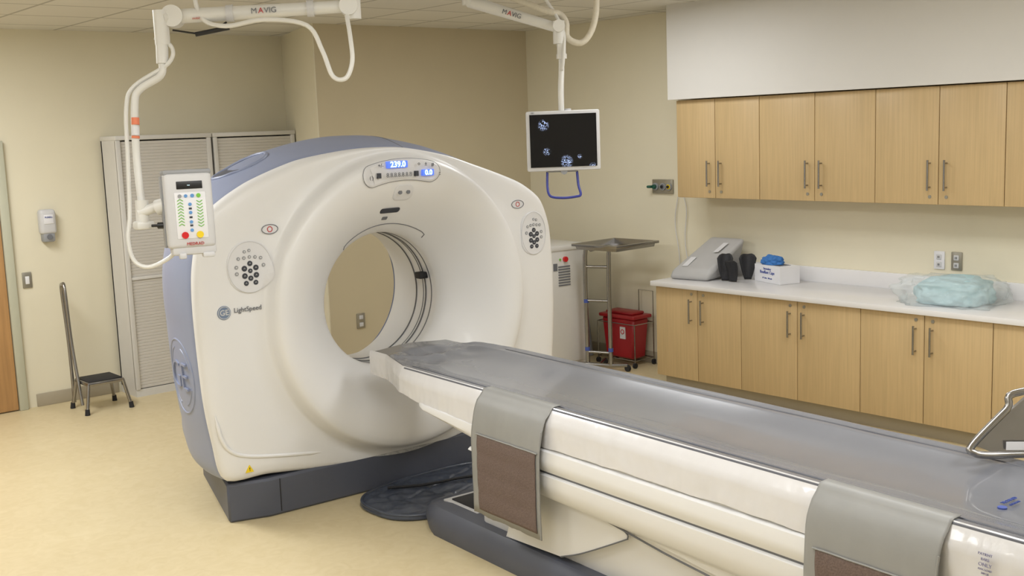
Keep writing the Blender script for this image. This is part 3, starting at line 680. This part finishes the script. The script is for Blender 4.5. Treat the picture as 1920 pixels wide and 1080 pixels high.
B().tube([(4.1,1.2,.05),(4.25,.95,.05)],.014,smooth=False).out('base_bar',M_chrome,e,loc)
for p in((3.9,1.05),(4.4,1.4),(4.25,.95)): B().cyl((p[0]-.012,p[1],.024),(p[0]+.012,p[1],.024),.024).out('caster',M_blackr,e,loc)
B().prism([(3.60,1.715,.872),(3.72,1.585,.872),(3.72,1.585,.90),(3.60,1.715,.90)],(-.002,-.002,0)).out('tray_label',M_box,e,loc)

# ---------------------------------------------------------------- monitor boom
loc=(3.95,4.93,2.87)
e=thing('monitor_boom',loc,'white ceiling-mounted spring arm carrying a flat monitor','monitor arm')
B().cyl((3.95,4.93,2.68),(3.95,4.93,2.87),.04).cyl((3.95,4.93,2.84),(3.95,4.93,2.87),.11).out('ceiling_mount',M_pole,e,loc)
B().tube([(3.95,4.93,2.70),(4.19,4.49,2.525)],[.034,.026],n=16,smooth=False).out('spring_arm',M_pole,e,loc)
ad=(Vector((4.19,4.49,2.525))-Vector((3.95,4.93,2.70))).normalized(); nn=Vector((-.75,-.62,-.05)).normalized()
av=nn.cross(ad); av=av if av.z>0 else -av
tc_=Vector((4.065,4.72,2.617))+nn*.035
B().text('M',tc_-ad*.016,ad,av,.036,align='RIGHT').out('lettering',M_ink,e,loc)
B().text('VIG',tc_+ad*.013,ad,av,.036,align='LEFT').out('lettering',M_ink,e,loc)
B().text('A',tc_,ad,av,.036).out('lettering',M_inkr,e,loc)
B().cyl((4.195,4.48,2.56),(4.195,4.48,2.44),.032).cyl((4.15,4.43,2.53),(4.24,4.53,2.53),.032).out('elbow_joint',M_pole,e,loc)
B().cyl((4.20,4.47,2.44),(4.20,4.47,2.385),.024).cyl((4.20,4.47,2.385),(4.20,4.47,2.36),.028).tube([(4.20,4.47,2.40),(4.195,4.468,2.31),(4.175,4.455,2.22),(4.168,4.45,2.14),(4.168,4.45,2.06)],.016,n=12).out('drop_tube',M_pole,e,loc)
B().tube([(4.05,4.80,2.74),(4.15,4.54,2.62),(4.22,4.50,2.60),(4.24,4.47,2.55),(4.23,4.45,2.47),(4.28,4.40,2.44),(4.33,4.37,2.50),(4.36,4.36,2.61),(4.36,4.38,2.72),(4.3,4.5,2.86)],.017,n=12).out('hose',M_cream,e,loc)
B().tube([(4.16,4.60,2.86),(4.17,4.56,2.70),(4.19,4.50,2.60),(4.21,4.46,2.50),(4.19,4.44,2.40),(4.185,4.45,2.3)],.009,n=10).out('cable',M_pole,e,loc)
mm=Matrix.Translation((4.147,4.42,1.925))@Matrix.Rotation(rad(-41),4,'Z')
MO=B().box((-.197,-.012,-.16),(.197,.045,.16),bev=.010).out('monitor',M_lgrey,e,None,label='flat monitor with light grey bezel and dark image')
MO.matrix_local=Matrix.Translation(-Vector(loc))@mm
B().box((-.178,-.020,-.138),(.178,-.010,.142)).out('screen',M_screen,MO)
B().text('NEC',(-.16,-.013,.151),U,Vv,.010).out('bezel_lettering',M_ink,MO)
B().box((-.05,.04,-.06),(.05,.075,.08),bev=.01).tube([(.03,.06,.05),(.03,.06,.17)],.02,smooth=False).out('rear_bracket',M_lgrey,MO)
B().tube([(-.09,.03,-.165),(-.093,.01,-.24),(-.085,-.01,-.285),(-.06,-.015,-.30),(0,-.015,-.305),(.06,-.015,-.30),(.085,-.01,-.29),(.075,.01,-.24),(.07,.03,-.165)],.007,n=10,sub=4).out('monitor_handle',M_blueb,MO,label='blue bent tube handle')
B().cyl((0,-.0,-.162),(0,.03,-.162),.018).cyl((-.09,.02,-.16),(.07,.02,-.16),.008).out('pivot',M_grey,MO)

# ---------------------------------------------------------------- injector boom
loc=(2.76,4.25,2.87)
e=thing('injector_boom',loc,'white ceiling-mounted arm holding an injector control head','equipment arm')
B().cyl((2.76,4.25,2.50),(2.76,4.25,2.87),.028).cyl((2.76,4.25,2.84),(2.76,4.25,2.87),.11).out('ceiling_mount',M_pole,e,loc)
A0=Vector((2.12,4.685,2.53));A1=Vector((2.74,4.265,2.555)); ad=(A1-A0).normalized(); nn=Vector((-.56,-.83,0)).normalized()
B().tube([A0,A1],[.032,.027],n=16,smooth=False).out('spring_arm',M_pole,e,loc)
upv=Vector((0,0,1)); tc_=(A0+A1)*.5+nn*.033
B().text('M',tc_-ad*.016,ad,upv,.034,align='RIGHT').out('lettering',M_ink,e,loc)
B().text('VIG',tc_+ad*.013,ad,upv,.034,align='LEFT').out('lettering',M_ink,e,loc)
B().text('A',tc_,ad,upv,.034).out('lettering',M_inkr,e,loc)
B().text('mobil',A0+nn*.034+ad*.10-upv*.016,ad,upv,.014).out('lettering',M_inkr,e,loc)
B().cyl(A0-nn*.045,A0+nn*.045,.046).cyl((2.065,4.69,2.555),(2.065,4.69,2.41),.032).cyl(A0-ad*.01,(2.065,4.69,2.52),.036).out('elbow_joint',M_pole,e,loc)
B().cyl(A1-nn*.04,A1+nn*.04,.040).out('shoulder_joint',M_pole,e,loc)
B().cyl((2.06,4.688,2.41),(2.055,4.685,2.33),.026).tube([(2.055,4.685,2.34),(2.04,4.68,2.28),(1.965,4.73,2.225),(1.94,4.74,2.16),(1.925,4.73,1.92),(1.915,4.69,1.73)],.016,n=12).out('drop_tube',M_pole,e,loc)
B().cyl((1.936,4.737,2.105),(1.934,4.735,2.075),.0170).out('sticker',M_orange,e,loc)
B().cyl((1.933,4.735,2.068),(1.930,4.733,2.03),.0168).out('sticker',M_panel,e,loc)
B().cyl((1.930,4.733,2.028),(1.929,4.733,2.018),.0170).out('sticker',M_orange,e,loc)
B().cyl((1.915,4.69,1.755),(1.912,4.688,1.66),.028).cyl((1.90,4.69,1.70),(1.99,4.62,1.735),.022).cyl((1.96,4.64,1.72),(2.0,4.60,1.735),.034).box((1.875,4.66,1.63),(1.955,4.72,1.665),bev=.01).out('wrist_joint',M_pole,e,loc)
B().cyl((1.95,4.62,1.645),(1.97,4.60,1.645),.014).cyl((1.93,4.64,1.645),(1.95,4.62,1.645),.006).out('clamp_knob',M_black,e,loc)
B().tube([(2.04,4.71,2.44),(2.09,4.66,2.40),(2.07,4.66,2.33),(1.95,4.75,2.24),(1.91,4.76,2.15),(1.89,4.74,1.93),(1.87,4.72,1.70),(1.85,4.71,1.59),(1.86,4.69,1.50),(1.90,4.64,1.47),(1.97,4.60,1.50),(2.0,4.56,1.54)],.009,n=8).out('cable',M_pole,e,loc)
B().tube([(2.20,4.62,2.87),(2.19,4.62,2.66),(2.21,4.60,2.52),(2.28,4.52,2.48),(2.40,4.40,2.50),(2.54,4.29,2.47),(2.58,4.24,2.36),(2.60,4.20,2.25),(2.64,4.16,2.24),(2.67,4.15,2.31),(2.68,4.17,2.41),(2.70,4.22,2.51)],.010,n=8).out('hose',M_pole,e,loc)
B().tube([(2.10,4.66,2.47),(2.22,4.60,2.455),(2.30,4.55,2.50)],.004,n=8).out('thin_cable',M_black,e,loc)
B().cyl((2.18,4.61,2.45),(2.30,4.53,2.475),.010).out('gas_fitting',M_black,e,loc)
for q in(.32,.78): B().cyl(A0.lerp(A1,q)-ad*.015,A0.lerp(A1,q)+ad*.015,.036).out('cable_clip',M_lgrey,e,loc)
mm=Matrix.Translation((2.06,4.55,1.70))@Matrix.Rotation(rad(-15),4,'Z')@Matrix.Rotation(rad(-3),4,'X')
CO=B().box((-.10,-.045,-.155),(.10,.045,.165),bev=.018,seg=3).box((-.085,-.035,-.185),(.10,.04,-.13),bev=.012).out('control_head',M_lgrey,e,None,label='white injector control head with keypad and coloured buttons')
CO.matrix_local=Matrix.Translation(-Vector(loc))@mm
B().box((-.106,.0,-.15),(-.098,.05,.155),bev=.003).box((-.10,-.04,.155),(.10,.05,.178),bev=.008).out('rear_casing',M_grey,CO)
B().box((-.050,-.0475,.095),(.058,-.043,.128),bev=.002).out('display',M_black,CO)
B().text('--',(0,-.049,.112),U,Vv,.018).out('display_digits',M_led,CO)
B().box((-.062,-.047,-.115),(.068,-.0435,.082),bev=.003).out('keypad',M_box,CO)
for x,z,m,r in((-.04,.066,M_grey,.008),(-.015,.066,M_bluebtn,.007),(.012,.066,M_bluebtn,.008),(.038,.066,M_green,.009),(.0,.03,M_bluebtn,.007),(0,-.005,M_bluebtn,.007),(0,-.045,M_bluebtn,.007),(0,-.08,M_bluebtn,.007)):
    B().cyl((x,-.045,z),(x,-.051,z),r,n=16).out('button',m,CO)
B().cyl((-.030,-.045,-.10),(-.030,-.053,-.10),.0145,n=20).out('button',M_redb,CO)
B().cyl((.032,-.045,-.10),(.032,-.053,-.10),.0145,n=20).out('button',M_yel,CO)
for sx in(-1,1):
    g=B()
    for i in range(9):
        z=.045-.013*i
        g.tube([(sx*.040-.012,-.0485,z),(sx*.040,-.0485,z-.008*sx),(sx*.040+.012,-.0485,z)],.0018,n=4,smooth=False)
    g.out('chevron_print',M_green,CO)
for z in (.012,-.025,-.06): B().box((-.006,-.0495,z-.004),(.006,-.047,z+.004)).out('symbol_print',M_inkd,CO)
B().text('MEDRAD',(.01,-.0475,-.138),U,Vv,.018).out('lettering',M_inkr,CO)
for bx in(((-.06,-.05,-.20),(-.03,-.02,-.175)),((.04,-.04,-.20),(.09,0,-.178))): B().box(bx[0],bx[1],bev=.006).out('lower_clip',M_lgrey,CO)

# ---------------------------------------------------------------- lights
def area(name,loc,sx,sy,pw,col=(.97,.98,.985),up=False):
    l=bpy.data.lights.new(name,'AREA');l.shape='RECTANGLE';l.size=sx;l.size_y=sy;l.energy=pw;l.color=col
    o=bpy.data.objects.new(name,l);o.location=loc;COL.objects.link(o)
    if up:o.rotation_euler=(math.pi,0,0)
    return o
area('ceiling_light',(1.5,6.9,2.84),.6,1.8,80)
area('ceiling_light',(2.0,2.6,2.84),1.8,.6,46)
area('ceiling_light',(4.7,2.8,2.84),.6,1.8,38)
area('ceiling_light',(5.4,5.4,2.84),.6,1.2,24)
area('ceiling_light',(0.2,4.2,2.84),.6,1.2,26)
area('ceiling_light',(3.8,0.4,2.84),1.2,.6,32)
area('added_ceiling_fill',(-.6,1.5,2.3),.4,1.6,48,up=True)  # unseen fill aimed upward, added to brighten the dark ceiling
area('added_ceiling_fill',(4.2,-.6,2.3),1.6,.4,36,up=True)  # second added fill for the ceiling, also out of view
w=bpy.data.worlds.new('World');bpy.context.scene.world=w;w.use_nodes=True
w.node_tree.nodes['Background'].inputs[0].default_value=(.8,.8,.75,1);w.node_tree.nodes['Background'].inputs[1].default_value=.2

# ---------------------------------------------------------------- camera
t,r,y=rad(8.1),rad(2.13),rad(40.3)
F=Vector((math.sin(y)*math.cos(t),math.cos(y)*math.cos(t),-math.sin(t)))
R=Vector((math.cos(y),-math.sin(y),0));D=F.cross(R)
R2=math.cos(r)*R+math.sin(r)*D;D2=-math.sin(r)*R+math.cos(r)*D
cam=bpy.data.cameras.new('camera');cam.sensor_width=36;cam.lens=36*2100/1920
co=bpy.data.objects.new('camera',cam);COL.objects.link(co)
co.matrix_world=Matrix(((R2.x,-D2.x,-F.x,0),(R2.y,-D2.y,-F.y,0),(R2.z,-D2.z,-F.z,2.0),(0,0,0,1)))
bpy.context.scene.camera=co
